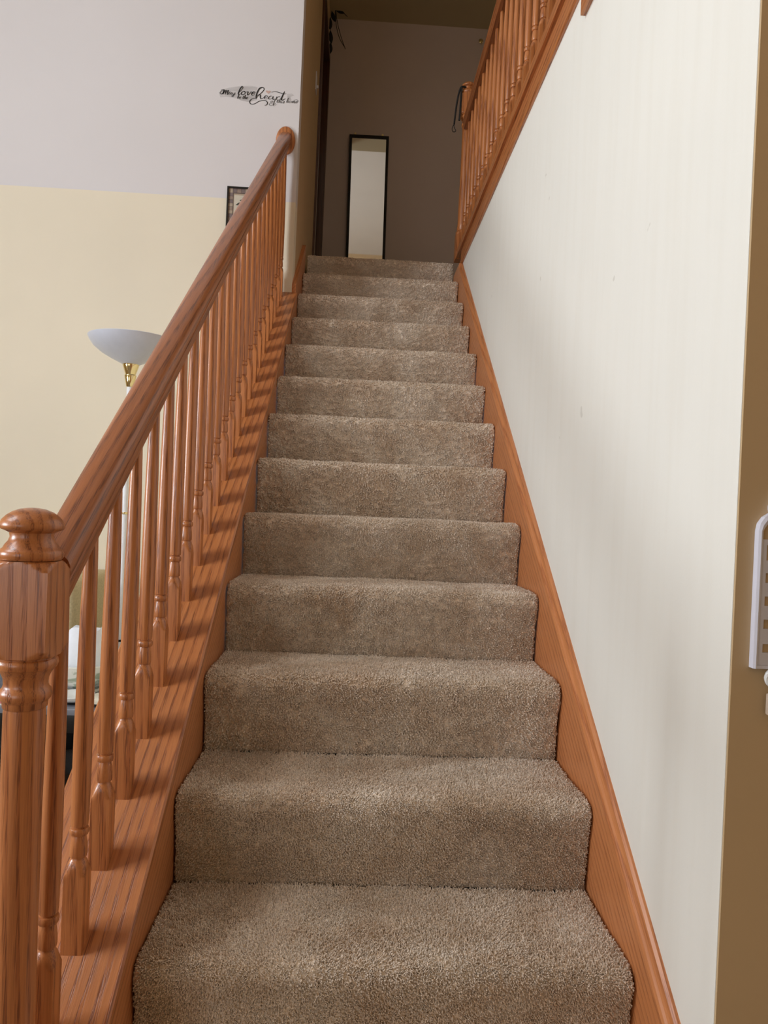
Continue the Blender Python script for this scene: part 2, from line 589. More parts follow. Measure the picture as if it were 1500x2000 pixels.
def pile(step, prof, nor, h, xs, k):
    """cut pile: blunt three sided tufts standing on the carpet backing, one mesh per step"""
    near = k <= 4
    dens, ht, rb, rt = (140000, 0.0066, 0.0016, 0.0011) if k <= 1 else (85000, 0.0074, 0.0020, 0.0014) if near else (36000, 0.0080, 0.0031, 0.0023)
    n, m = h.shape
    seg = np.hypot(*np.diff(prof, axis=0).T)
    arc = np.r_[0, np.cumsum(seg)]
    N = int(dens * arc[-1] * (xs[-1] - xs[0]))
    t = RNG.uniform(0, arc[-1], N)
    x = RNG.uniform(xs[0] + 0.001, xs[-1] - 0.001, N)
    py, pz = np.interp(t, arc, prof[:, 0]), np.interp(t, arc, prof[:, 1])
    ny, nz = np.interp(t, arc, nor[:, 0]), np.interp(t, arc, nor[:, 1])
    ii = np.clip((t / arc[-1] * (n - 1)).round().astype(int), 0, n - 1)
    jj = np.clip(((x - xs[0]) / (xs[-1] - xs[0]) * (m - 1)).round().astype(int), 0, m - 1)
    hh = h[ii, jj]
    B = np.c_[x, py + ny * hh, pz + nz * hh]
    # lean: brushed patches plus a random part
    lx = smooth_noise((n, m), (4, 8), RNG)[ii, jj] * 0.28 + RNG.standard_normal(N) * 0.28
    lt = smooth_noise((n, m), (4, 8), RNG)[ii, jj] * 0.28 + RNG.standard_normal(N) * 0.28
    Nv = np.c_[np.zeros(N), ny, nz]
    Tv = np.c_[np.zeros(N), nz, -ny]
    Xv = np.tile([1.0, 0, 0], (N, 1))
    A = Nv + Xv * lx[:, None] + Tv * lt[:, None]
    A /= np.linalg.norm(A, axis=1)[:, None]
    hgt = ht * RNG.uniform(0.75, 1.15, N)
    edge = np.minimum(x - xs[0], xs[-1] - x)
    hgt *= 0.75 + 0.25 * np.clip(edge / 0.008, 0, 1)
    phi = RNG.uniform(0, 2 * math.pi, N)
    V = np.empty((N, 6, 3))
    for q in range(3):
        a = phi + q * 2 * math.pi / 3
        d = Xv * np.cos(a)[:, None] + Tv * np.sin(a)[:, None]
        V[:, q] = B - Nv * 0.001 + d * rb
        a2 = a + 0.5
        d2 = Xv * np.cos(a2)[:, None] + Tv * np.sin(a2)[:, None]
        V[:, 3 + q] = B + A * hgt[:, None] + d2 * rt * RNG.uniform(0.6, 1.3, N)[:, None]
    V[:, 3:, 0] = np.clip(V[:, 3:, 0], 0.0005, W - 0.0005)
    V = V.reshape(-1, 3) - np.array(stair.location)
    tri = np.array([(0, 1, 4), (0, 4, 3), (1, 2, 5), (1, 5, 4), (2, 0, 3), (2, 3, 5), (3, 4, 5)])
    Ft = (tri[None] + (np.arange(N) * 6)[:, None, None]).reshape(-1, 3)
    me = bpy.data.meshes.new('carpet_pile')
    me.vertices.add(len(V))
    me.vertices.foreach_set('co', V.ravel())
    me.loops.add(Ft.size)
    me.loops.foreach_set('vertex_index', Ft.ravel())
    me.polygons.add(len(Ft))
    me.polygons.foreach_set('loop_start', np.arange(0, Ft.size, 3))
    me.update()
    me.polygons.foreach_set('use_smooth', np.zeros(len(Ft), bool))
    me.materials.append(CARPET)
    o = bpy.data.objects.new('carpet_pile', me)
    COL.objects.link(o)
    o.parent = step
    o['kind'] = 'stuff'


for k in range(-1, 13):
    ds = 0.008
    prof = step_profile(k, ds)
    n = len(prof)
    m = int(W / ds)
    xs = np.linspace(0.003, W - 0.003, m)
    tan = np.gradient(prof, axis=0)
    tan /= np.linalg.norm(tan, axis=1)[:, None]
    nor = np.c_[-tan[:, 1], tan[:, 0]]
    h = smooth_noise((n, m), (n * ds / 0.012, m * ds / 0.012), RNG) * 0.0008 + smooth_noise((n, m), (3, 9), RNG) * 0.0012 - 0.005
    # the carpet rolls down into the gap at both sides
    e = np.minimum(xs - xs[0], xs[-1] - xs)
    drop = -0.005 * np.clip(1 - e / 0.010, 0, 1) ** 2
    h = h + drop[None, :]
    Y = prof[:, 0][:, None] + nor[:, 0][:, None] * h
    Z = prof[:, 1][:, None] + nor[:, 1][:, None] * h
    X = np.broadcast_to(xs[None, :], (n, m)) + RNG.standard_normal((n, m)) * ds * 0.15
    V = np.stack([X, Y, Z], -1).reshape(-1, 3) - np.array(stair.location)
    idx = np.arange(n * m).reshape(n, m)
    Fq = np.stack([idx[:-1, :-1], idx[:-1, 1:], idx[1:, 1:], idx[1:, :-1]], -1).reshape(-1, 4)
    me = bpy.data.meshes.new('carpeted_step')
    me.vertices.add(len(V))
    me.vertices.foreach_set('co', V.ravel())
    me.loops.add(Fq.size)
    me.loops.foreach_set('vertex_index', Fq.ravel())
    me.polygons.add(len(Fq))
    me.polygons.foreach_set('loop_start', np.arange(0, Fq.size, 4))
    me.update()
    me.validate()
    me.polygons.foreach_set('use_smooth', np.ones(len(Fq), bool))
    me.materials.append(CARPET)
    o = bpy.data.objects.new('carpeted_step', me)
    COL.objects.link(o)
    o.parent = stair
    if k >= 0:
        pile(o, prof, nor, h, xs, k)

# right skirt board: face flush with carpet edge, moulded top
L_ = math.hypot(1, S)


def sloped_board(name, x0, x1, y0, y1, c_top, depth, mat, parent, slope=S, top=None, notch=None):
    """board following the stair slope; c_top is the vertical offset of its top above y*slope"""
    mtx = slope_matrix(0, y0, c_top + slope * y0, slope)
    ln = (y1 - y0) * math.hypot(1, slope)
    sgn = 1 if (mtx.to_3x3() @ Vector((1, 0, 0))).x > 0 else -1
    a, b = (x0, x1) if sgn > 0 else (-x1, -x0)
    prof = top(a, b) if top else [(a, -depth), (b, -depth), (b, 0), (a, 0)]
    v, f = extrude_profile_vf(prof, ln, slope)
    o = mesh_obj(name, v, f, mat, parent)
    put(o, mtx)
    return o


def skirt_prof(a, b):
    # a..b in local x; the local side facing the carpet is the smaller world x
    w = b - a
    face = a if slope_matrix(0, 0, 0, S).to_3x3().col[0].x > 0 else b
    wall = b if face == a else a
    q = lambda t: face + (wall - face) * t
    return [(q(0), -0.42), (q(1), -0.42), (q(1), 0.0), (q(0.75), 0.0), (q(0.5), -0.004), (q(0.42), -0.012), (q(0.30), -0.017), (q(0.12), -0.021), (q(0), -0.027)]


sk = sloped_board('skirt_board', W, XR, -0.36, 2.905, 0.098, 0.42, OAK_SKIRT, stair, top=skirt_prof)
sk['label'] = 'oak skirt board along the off-white wall'
mb_ = MB().box(W, XR, 2.88, 3.125, 1.95, 2.194)
sk2 = mb_.build('skirt_end', OAK_SKIRT, stair)
put(sk2, Matrix.Identity(4))
# closed stringer on the left with its flat oak cap
st = sloped_board('stringer_face', -0.02, 0.0, -0.34, YW, CAP_C - 0.02, 0.42, OAK_SKIRT, stair, slope=CAP_SL)
st['label'] = 'inner oak face of the closed stringer'


def cap_prof(a, b):
    t = 0.024
    return [(a + 0.004, -t), (b - 0.004, -t), (b, -t + 0.004), (b, -0.004), (b - 0.004, 0), (a + 0.004, 0), (a, -0.004), (a, -t + 0.004)]


capb = sloped_board('stringer_cap', -0.192, 0.009, -0.335, YW, CAP_C, 0.024, OAK, stair, slope=CAP_SL, top=cap_prof)
capb['label'] = 'wide flat oak cap carrying the balusters'
sl = sloped_board('upper_skirt_board', XL, 0.0, YW + 0.0, 3.02, 0.095, 0.42, OAK_DARK if False else OAK_SKIRT, stair, top=None)
sl['label'] = 'short oak skirt board against the upper left wall'

# drywall under the closed stringer (living room side)
kv = [(-0.175, -0.33, FLOOR), (-0.175, YW, FLOOR), (-0.175, YW, cap_z(YW) - 0.03), (-0.175, -0.33, max(FLOOR + 0.05, cap_z(-0.33) - 0.03)),
      (-0.022, -0.33, FLOOR), (-0.022, YW, FLOOR), (-0.022, YW, cap_z(YW) - 0.03), (-0.022, -0.33, max(FLOOR + 0.05, cap_z(-0.33) - 0.03))]
kf = [(0, 1, 2, 3), (7, 6, 5, 4), (0, 4, 5, 1), (1, 5, 6, 2), (2, 6, 7, 3), (3, 7, 4, 0)]
struct(mesh_obj('wall_stair_knee', kv, kf, P_CREAM), 'knee wall under the open side of the stair')


# ================================================================== balusters and banisters
def baluster_vf(height, slope):
    hs = 0.0165
    R_ = 0.05
    prof = [(-0.012, R_, hs, 1), (0.03, R_, hs, 1), (0.110, R_, hs), (0.1135, 0.0232, hs), (0.119, 0.0208, hs), (0.125, 0.0182, hs), (0.1305, 0.0160, hs),
            (0.1350, 0.0140), (0.1375, 0.0126), (0.1400, 0.0108), (0.1415, 0.0108), (0.1425, 0.0132), (0.147, 0.0139), (0.156, 0.0138), (0.166, 0.0128), (0.1750, 0.0114),
            (0.1770, 0.0108), (0.1780, 0.0140), (0.1815, 0.0153), (0.1860, 0.0153), (0.1890, 0.0142), (0.1900, 0.0110), (0.1915, 0.0110), (0.1930, 0.0136),
            (0.200, 0.0142), (0.25, 0.0148), (0.34, 0.0147), (0.45, 0.0139), (0.55, 0.0126), (0.65, 0.0107), (height, 0.0088)]
    return lathe_vf(prof, 32, shear=slope)


ban = empty('stair_banister', (BALX, -0.22, FLOOR), 'oak banister with turned balusters rising along the open left side', 'banister')
bv, bf = baluster_vf(0.735, CAP_SL)
bal0 = mesh_obj('baluster', bv, bf, OAK, ban, True)
NB = 24
for i in range(NB):
    o = bal0 if i == 0 else bal0.copy()
    if i:
        COL.objects.link(o)
        o.parent = ban
    y = -0.1717 + i * 0.1142
    put(o, Matrix.Translation((BALX, y, cap_z(y))) @ Matrix.Rotation(0, 4, 'Z'))

RAIL_C = 0.822
rp = [(0.0, 0.0325), (0.010, 0.0322), (0.019, 0.0305), (0.0255, 0.0262), (0.0292, 0.0195), (0.0300, 0.012), (0.0295, 0.005), (0.0272, 0.0012), (0.0255, 0.0), (0.0250, -0.0025),
      (0.0268, -0.004), (0.0262, -0.012), (0.0245, -0.020), (0.0230, -0.0225), (0.0230, -0.030), (0.0210, -0.032)]
rail_prof = rp + [(-x, y) for x, y in reversed(rp) if x > 0]


def rail_vf(ln, plumb=0.0):
    return extrude_profile_vf(rail_prof, ln, plumb)


y0r = -0.212
v, f = rail_vf((YW - y0r - 0.012) * L_, S)
hr = mesh_obj('handrail', v, f, OAK_RAIL, ban, True)
put(hr, slope_matrix(-0.083, y0r, RAIL_C + S * y0r, S))
# oval wall plate
ov = MB()
n = 40
for (sc, yy) in ((1.0, 0.0), (1.0, -0.008), (0.97, -0.014), (0.88, -0.018)):
    for i in range(n):
        a = 2 * math.pi * i / n
        ov.v.append((0.049 * sc * math.cos(a), yy, 0.0705 * sc * math.sin(a)))
for k in range(3):
    for i in range(n):
        ov.f.append((k * n + i, k * n + (i + 1) % n, (k + 1) * n + (i + 1) % n, (k + 1) * n + i))
ov.f += [tuple(range(n)), tuple(range(3 * n, 4 * n))]
ro = ov.build('wall_rosette', OAK, ban, True)
put(ro, Matrix.Translation((-0.083, YW, 2.631)))
ro['label'] = 'oval oak wall plate at the top of the handrail'

# newel posts
H = 0.039


def newel_parts(parent, x, y, zt, zfoot, mat):
    """zt: z of the very top; the turned post, its square blocks and the mushroom finial"""
    o_ = zt - 0.7725
    sq = lambda z: 0.7725 - (0.7725 - z) * 0.972 if z > 0.3 else z
    fin = [(0.700, 0.0385), (0.7035, 0.041), (0.709, 0.0415), (0.7135, 0.0395), (0.716, 0.036), (0.721, 0.0335), (0.726, 0.0295), (0.732, 0.0275), (0.7375, 0.0285),
           (0.7405, 0.034), (0.7425, 0.0395), (0.7455, 0.0415), (0.750, 0.0410), (0.756, 0.0380), (0.762, 0.0325), (0.767, 0.0255), (0.7705, 0.0165), (0.7722, 0.007), (0.7725, 0.001)]
    big = 0.08
    shaft = [(zfoot - o_, big, H), (-0.142, big, H), (-0.134, 0.054, H), (-0.124, 0.047, H), (-0.114, 0.0385, H), (-0.108, 0.033), (-0.104, 0.031), (-0.095, 0.034), (-0.07, 0.0310), (0.2, 0.0278),
             (0.36, 0.0268), (0.488, 0.0270), (0.492, 0.0266), (0.494, 0.0285), (0.501, 0.0290), (0.503, 0.0300), (0.506, 0.0325), (0.512, 0.0338), (0.518, 0.0325), (0.521, 0.0295),
             (0.526, 0.0282), (0.535, 0.0290), (0.543, 0.0325), (0.547, 0.0355), (0.5485, 0.036), (0.5495, 0.0385), (0.555, 0.0405), (0.561, 0.0395), (0.563, 0.0372),
             (0.5645, 0.0372), (0.566, 0.0430, H), (0.569, 0.0480, H), (0.5735, 0.0530, H), (0.577, 0.0555, H), (0.578, big, H),
             (0.684, big, H), (0.685, 0.0555, H), (0.688, 0.0525, H), (0.692, 0.0480, H), (0.6965, 0.0430, H), (0.699, 0.039, H)]
    post = mesh_obj('newel_post', *lathe_vf([(sq(p[0]) + o_,) + tuple(p[1:]) for p in shaft], 48), mat, parent, True)
    put(post, Matrix.Translation((x, y, 0)))
    fo = mesh_obj('finial', *lathe_vf([(sq(z) + o_, r) for z, r in fin], 48), mat, post, True)
    fo.location = (0, 0, 0)
    post['label'] = 'turned oak newel post with mushroom cap'
    return post


newel_parts(ban, -0.0925, -0.25, 0.7725, FLOOR, OAK)

# landing guard rail upstairs (level), standing on the edge of the hall floor above the right wall
GX = 0.912
lr = empty('landing_railing', (GX, 1.6, LAND), 'level oak railing with turned balusters along the upstairs landing edge', 'railing')
SHOE = 2.325
bv2, bf2 = baluster_vf(0.745, 0.0)
b20 = mesh_obj('baluster', bv2, bf2, OAK, lr, True)
for i in range(25):
    o = b20 if i == 0 else b20.copy()
    if i:
        COL.objects.link(o)
        o.parent = lr
    put(o, Matrix.Translation((GX, 2.985 - i * 0.1185, SHOE)))
YM = Matrix(((-1, 0, 0, 0), (0, 0, 1, 0), (0, 1, 0, 0), (0, 0, 0, 1)))  # local z -> +y, local y -> +z
v, f = rail_vf(3.04)
o = mesh_obj('handrail', v, f, OAK_RAIL, lr, True)
put(o, Matrix.Translation((GX, 0.03, 3.077)) @ YM)
newel_parts(lr, GX, 3.098, 3.335, LAND - 0.0, OAK)
# shoe rail and fascia board
v, f = extrude_profile_vf([(-0.036, -0.03), (0.12, -0.03), (0.12, 0.012), (-0.030, 0.012), (-0.036, 0.006)], 3.06)
o = mesh_obj('shoe_rail', [(-x, y, z) for x, y, z in v], f, OAK, lr)
put(o, Matrix.Translation((GX, 0.0, SHOE - 0.012)) @ YM)
v, f = extrude_profile_vf([(-0.024, -0.088), (0.12, -0.088), (0.12, -0.0), (-0.024, -0.0), (-0.024, -0.060), (-0.029, -0.066), (-0.029, -0.084)], 2.93)
o = mesh_obj('fascia_board', [(-x, y, z) for x, y, z in v], f, OAK, lr)
put(o, Matrix.Translation((GX, 0.0, SHOE - 0.042)) @ YM)
o['label'] = 'oak fascia board below the railing'
# wider wooden trim that begins on the wall near the camera
v, f = extrude_profile_vf([(-0.014, -0.05), (0.0, -0.05), (0.0, 0.05), (-0.014, 0.05)], 0.70)
o = mesh_obj('trim_2', [(-x, y, z) for x, y, z in v], f, OAK)
o.matrix_basis = Matrix.Translation((XR, -0.05, 2.158)) @ YM
struct(o, 'end of a wooden trim board high on the stair wall')

# ================================================================== upstairs things
mir = empty('wall_mirror', (0.337, YB, 2.36), 'tall narrow black framed mirror on the upstairs hall wall', 'mirror')
mm = NT('mirror_silver')
nz = mm.noise(mm.n('TexCoord').outputs['Object'], 3, 1)
mm.set(Base_Color=mm.ramp(nz, [(0, (0.9, 0.9, 0.9)), (1, (0.92, 0.92, 0.92))]), Metallic=1.0, Roughness=0.02)
mw, mh, fr = 0.158, 0.72, 0.021
fb = MB()
fb.box(-mw, -mw + fr, -0.022, 0, -mh, mh).box(mw - fr, mw, -0.022, 0, -mh, mh)
fb.box(-mw + fr, mw - fr, -0.022, 0, mh - fr, mh).box(-mw + fr, mw - fr, -0.022, 0, -mh, -mh + fr)
tilt = Matrix.Rotation(math.radians(-0.6), 4, 'Y') @ Matrix.Rotation(math.radians(0.0), 4, 'X')
mz = 3.79 - mh
for nm, mb, mt in (('frame', fb, BLACKM), ('glass', MB().box(-mw + fr, mw - fr, -0.014, -0.006, -mh + fr, mh - fr), mm.m)):
    o = mb.build(nm, mt, mir)
    put(o, Matrix.Translation((0.342, YB - 0.004, mz)) @ tilt)
for sx in (-0.12, 0.10):
    o = MB().add(*lathe_vf([(-0.012, 0.004), (0.0, 0.004), (0.002, 0.009), (0.004, 0.009)], 12), mtx=Matrix.Rotation(math.pi / 2, 4, 'X')).build('mounting_screw', BRASS, mir, True)
    put(o, Matrix.Translation((0.342 + sx, YB - 0.012, mz + mh + 0.012)))

sw = empty('light_switch', (XL, 3.5, 3.5), 'light switch plate on the shaded wall beside the upstairs door', 'switch')
box('plate', 0, 0.006, -0.036, 0.036, -0.058, 0.058, WPLASTIC, sw, bevel=0.002)
box('toggle', 0.004, 0.018, -0.005, 0.005, -0.032, -0.014, WPLASTIC, sw, bevel=0.001)

cord = empty('lanyard', (GX - 0.045, 3.09, 3.28), 'black looped lanyard hanging from the upstairs newel post', 'lanyard')
pts = smooth_path([(0.03, -0.01, 0.015), (0.0, -0.02, 0.012), (-0.014, -0.012, -0.02), (-0.024, -0.006, -0.09), (-0.030, -0.004, -0.16), (-0.033, -0.004, -0.20)])
MB().add(*tube_vf(pts, 0.0055)).build('strap', BLACKM, cord, True)
lp = smooth_path([(-0.033, -0.004, -0.20), (-0.043, -0.004, -0.222), (-0.041, -0.004, -0.243), (-0.028, -0.004, -0.246), (-0.022, -0.004, -0.238), (-0.032, -0.004, -0.218), (-0.033, -0.004, -0.20)])
MB().add(*tube_vf(lp, 0.0022)).build('loop', BLACKM, cord, True)
pts = smooth_path([(0.0, -0.02, 0.012), (-0.002, -0.025, -0.06), (-0.004, -0.022, -0.15), (-0.006, -0.018, -0.185)])
MB().add(*tube_vf(pts, 0.006)).build('second_strap', BLACKM, cord, True)

tw = empty('hanging_twigs', (0.02, 4.62, 4.66), 'dark dried sprig hanging by the upstairs door frame', 'dried plant')
for q in ([(0.0, 0, 0.10), (0.02, 0, -0.02), (0.055, 0, -0.14), (0.095, 0, -0.24)],
          [(0.0, 0, 0.10), (0.015, 0.01, -0.05), (0.045, 0.01, -0.15), (0.085, 0.01, -0.215)],
          [(-0.01, 0, 0.12), (0.03, 0.02, 0.09), (0.07, 0.02, 0.055), (0.10, 0.02, 0.03)]):
    MB().add(*tube_vf(smooth_path(q), 0.0028, 6)).build('stem', BLACKM, tw, True)
for (lx, lz, a, l2) in ((-0.004, 0.05, 1.2, 0.09), (0.012, 0.085, 0.5, 0.10), (-0.012, 0.0, 1.55, 0.10), (-0.008, -0.1, 1.45, 0.11), (0.0, -0.2, 1.6, 0.09)):
    d = Vector((math.cos(a), 0, -math.sin(a)))
    p = Vector((math.sin(a), 0, math.cos(a)))
    vv, ff = [], []
    for i in range(7):
        t = i / 6
        w2 = 0.017 * math.sin(math.pi * min(1, t * 0.96 + 0.02))
        c = Vector((lx - 0.022, -0.005 + 0.01 * math.sin(t * 3), lz)) + d * (t * l2)
        for s1, yy in ((-1, 0.0), (0, -0.004), (1, 0.0)):
            q = c + p * (w2 * s1)
            vv.append((q.x, q.y + yy, q.z))
    for i in range(6):
        for j in range(2):
            ff.append((i * 3 + j, i * 3 + j + 1, i * 3 + j + 4, i * 3 + j + 3))
    lf = mesh_obj('leaf', vv, ff, BLACKM, tw, True)
    sm = lf.modifiers.new('thickness', 'SOLIDIFY')
    sm.thickness = 0.0015

kn = empty('wall_hook', (1.205, YB, 4.62), 'small brass hook high on the upstairs hall wall behind the railing', 'hook')
MB().add(*lathe_vf([(0, 0.018), (0.004, 0.018), (0.007, 0.012)], 20), mtx=Matrix.Rotation(math.pi / 2, 4, 'X')).build('base', BRASS, kn, True)
MB().add(*tube_vf(smooth_path([(0, -0.004, 0), (0, -0.03, -0.005), (0, -0.036, -0.025), (0, -0.02, -0.035), (0, -0.012, -0.024)]), 0.0045)).build('prong', BRASS, kn, True)

# ================================================================== living room
lamp = empty('floor_lamp', (-0.686, 2.1, FLOOR), 'white torchiere floor lamp with shallow bowl shade and brass neck', 'floor lamp')
lb = [(0, 0.112), (0.006, 0.118), (0.016, 0.116), (0.024, 0.10), (0.032, 0.05), (0.045, 0.016)]
MB().add(*lathe_vf(lb, 40)).build('base', WHITE_METAL, lamp, True)
MB().add(*lathe_vf([(0.03, 0.0135), (1.672, 0.0135)], 24)).build('pole', WHITE_METAL, lamp, True)
for zz, mt in ((1.098, BRASS), (0.525, BLACK)):
    MB().add(*lathe_vf([(zz, 0.0142), (zz + 0.002, 0.0150), (zz + 0.008, 0.0150), (zz + 0.010, 0.0142)], 24)).build('pole_ring', mt, lamp, True)
z0 = 1.670
MB().add(*lathe_vf([(z0, 0.0140), (z0 + 0.004, 0.017), (z0 + 0.050, 0.0265), (z0 + 0.053, 0.0255), (z0 + 0.056, 0.0225), (z0 + 0.066, 0.026), (z0 + 0.090, 0.034), (z0 + 0.103, 0.0365), (z0 + 0.108, 0.034)], 32)).build('brass_neck', BRASS, lamp, True)
zb = z0 + 0.100
bo = [(zb, 0.034), (zb + 0.006, 0.045), (zb + 0.025, 0.086), (zb + 0.048, 0.128), (zb + 0.075, 0.162), (zb + 0.100, 0.180), (zb + 0.116, 0.187), (zb + 0.118, 0.186),
      (zb + 0.100, 0.177), (zb + 0.075, 0.159), (zb + 0.048, 0.124), (zb + 0.026, 0.082), (zb + 0.010, 0.03), (zb + 0.010, 0.001)]
MB().add(*lathe_vf(bo, 56)).build('bowl_shade', plain('lamp_bowl_glass', (206, 210, 222), 0.35, 0, 0.02), lamp, True)

# olive sofa against the back wall
sofa = empty('sofa', (-1.7, 2.0, FLOOR), 'olive upholstered sofa against the cream wall behind the end table', 'sofa')


def cushion(name, x0, x1, y0, y1, z0, z1, mat, parent, bev):
    b = MB().box(x0, x1, y0, y1, z0, z1)
    o = b.build(name, mat, parent, bevel=bev, seg=4)
    put(o, Matrix.Identity(4))
    return o


cushion('seat_base', -2.6, -0.98, 1.72, 2.42, FLOOR + 0.1, FLOOR + 0.42, OLIVE, sofa, 0.03)
cushion('backrest', -2.6, -0.965, 2.2, 2.46, FLOOR + 0.12, FLOOR + 0.80, OLIVE, sofa, 0.07)
cushion('arm', -0.955, -0.815, 1.90, 2.46, FLOOR + 0.02, FLOOR + 0.815, OLIVE, sofa, 0.045)
cushion('back_cushion', -1.75, -0.945, 2.08, 2.25, FLOOR + 0.43, FLOOR + 0.82, OLIVE, sofa, 0.06)
cushion('back_cushion', -2.58, -1.77, 2.08, 2.25, FLOOR + 0.43, FLOOR + 0.82, OLIVE, sofa, 0.06)
for x in (-2.5, -1.1):
    for y in (1.8, 2.36):
        o = MB().add(*lathe_vf([(0, 0.018), (0.105, 0.026)], 12)).build('foot', BLACK, sofa)
        put(o, Matrix.Translation((x, y, FLOOR)))
pil = tag(MB().box(-0.2, 0.2, -0.06, 0.06, -0.17, 0.17).build('throw_pillow', BROWNF, bevel=0.055, seg=4), 'dark brown throw pillow on the olive sofa', 'pillow')
pil.matrix_basis = Matrix.Translation((-1.35, 1.99, FLOOR + 0.60)) @ Matrix.Rotation(-0.22, 4, 'X')

# black end table with lower shelf
TZ = 0.10
tb = empty('end_table', (-0.8, 1.42, FLOOR), 'black end table with lower shelf behind the banister', 'table')
TX0, TX1, TY0, TY1 = -1.22, -0.36, 1.16, 1.68


def tp(name, *a, mat=BLACK, bevel=0.004):
    o = box(name, *a, mat, tb, bevel=bevel)
    put(o, Matrix.Identity(4))
    return o


GREYTOP = plain('grey_table_top', (120, 124, 134), 0.18, 0, 0.05)
tp('table_top', TX0, TX1, TY0, TY1, TZ - 0.022, TZ, mat=GREYTOP)
tp('apron', TX0 + 0.02, TX1 - 0.02, TY0 + 0.015, TY0 + 0.035, TZ - 0.085, TZ - 0.024)
tp('back_panel', TX0 + 0.03, TX1 - 0.03, TY1 - 0.03, TY1 - 0.015, FLOOR + 0.08, TZ - 0.024)
tp('side_panel', TX1 - 0.035, TX1 - 0.02, TY0 + 0.05, TY1 - 0.04, FLOOR + 0.08, TZ - 0.024)
tp('lower_shelf', TX0 + 0.03, TX1 - 0.03, TY0 + 0.03, TY1 - 0.03, FLOOR + 0.09, FLOOR + 0.11)
for x in (TX0 + 0.03, TX1 - 0.03):
    for y in (TY0 + 0.03, TY1 - 0.03):
        tp('leg', x - 0.022, x + 0.022, y - 0.022, y + 0.022, FLOOR, TZ - 0.023)

# floral bowl with a paper bag in it, shallow dish, magazine, glass jar
fl = NT('floral_ceramic')
tc = fl.n('TexCoord').outputs['Object']
vo = fl.n('TexVoronoi')
vo.inputs['Scale'].default_value = 17
fl.l(tc, vo.inputs['Vector'])
g1 = fl.noise(fl.mapping(tc, (1, 1, 1.6)), 14, 4, 0.65, 1.0)
c1 = fl.mix(fl.ramp(g1, [(0.50, (0, 0, 0)), (0.60, (1, 1, 1))]), s2l((224, 226, 218)), s2l((158, 170, 150)))
g2 = fl.noise(tc, 23, 2)
c2 = fl.mix(fl.ramp(vo.outputs['Distance'], [(0.18, (1, 1, 1)), (0.26, (0, 0, 0))]), c1, fl.ramp(g2, [(0.45, s2l((226, 190, 70))), (0.55, s2l((216, 160, 150)))]))
fl.set(Base_Color=c2, Roughness=0.25)
BX, BY = -0.590, 1.40
bowl = tag(MB().add(*lathe_vf([(0, 0.06), (0.004, 0.062), (0.012, 0.058), (0.02, 0.075), (0.045, 0.115), (0.075, 0.134), (0.108, 0.140), (0.111, 0.138), (0.105, 0.134), (0.072, 0.127), (0.045, 0.108), (0.022, 0.07), (0.016, 0.001)], 48))
           .build('floral_bowl', fl.m, None, True, (BX, BY, TZ)), 'white floral printed bowl on the black end table', 'bowl')
pb = MB()
nn = 24
for k, (zz, hx, hy) in enumerate(((0.018, 0.045, 0.040), (0.07, 0.070, 0.050), (0.13, 0.064, 0.046), (0.18, 0.058, 0.038), (0.222, 0.054, 0.028))):
    for i in range(nn):
        a = 2 * math.pi * i / nn
        q = abs(math.cos(a)) ** 0.55 * (1 if math.cos(a) > 0 else -1), abs(math.sin(a)) ** 0.55 * (1 if math.sin(a) > 0 else -1)
        pb.v.append((hx * q[0] * (1 + 0.02 * math.sin(5 * a + k)), hy * q[1] * (1 + 0.05 * math.sin(7 * a + 2 * k)), zz + (0.006 * math.sin(3 * a + 1) if k == 4 else 0)))
for k in range(4):
    for i in range(nn):
        pb.f.append((k * nn + i, k * nn + (i + 1) % nn, (k + 1) * nn + (i + 1) % nn, (k + 1) * nn + i))
pb.f += [tuple(range(nn)), tuple(range(4 * nn, 5 * nn))]
bag = tag(pb.build('paper_bag', plain('white_paper', (232, 236, 244), 0.8, 0, 0.03), None, True, (BX, BY, TZ)), 'white folded paper bag standing in the floral bowl', 'bag')

dish = empty('shallow_dish', (-0.560, 1.235, TZ), 'small white shallow dish at the front of the end table', 'dish')
MB().add(*lathe_vf([(0, 0.032), (0.007, 0.034), (0.010, 0.030)], 32)).build('foot_ring', BLACK, dish, True)
MB().add(*lathe_vf([(0.008, 0.028), (0.012, 0.045), (0.024, 0.060), (0.030, 0.063), (0.031, 0.061), (0.025, 0.055), (0.016, 0.035), (0.014, 0.001)], 36)).build('bowl', CERAMIC, dish, True)
d2 = empty('cream_tray', (-0.435, 1.215, TZ), 'cream rimmed tray right of the white dish on the end table', 'tray')
box('foot', -0.05, 0.05, -0.03, 0.03, 0, 0.012, BLACK, d2)
box('tray', -0.062, 0.062, -0.042, 0.042, 0.012, 0.032, plain('cream_plastic', (214, 208, 190), 0.4), d2, bevel=0.006)
mg = empty('magazine', (-0.785, 1.30, TZ), 'magazine with pink cover lying left on the end table', 'magazine')
box('pages', -0.10, 0.10, -0.13, 0.13, 0.001, 0.008, plain('paper_pages', (226, 222, 214), 0.8), mg)
box('cover', -0.102, 0.102, -0.132, 0.132, 0.008, 0.0095, plain('pink_print', (206, 120, 122), 0.4, 0, 0.25, 14), mg)
jar = empty('glass_jar', (-0.845, 1.25, TZ + 0.0095), 'small blue grey glass jar standing on the magazine on the end table', 'jar')
gj = NT('blue_grey_glass')
gn = gj.noise(gj.n('TexCoord').outputs['Object'], 30, 2)
gj.set(Base_Color=gj.ramp(gn, [(0.3, s2l((150, 172, 196))), (0.7, s2l((190, 206, 222)))]), Roughness=0.08, Transmission_Weight=0.6)
MB().add(*lathe_vf([(0, 0.034), (0.004, 0.038), (0.06, 0.040), (0.068, 0.034), (0.074, 0.034)], 28)).build('body', gj.m, jar, True)
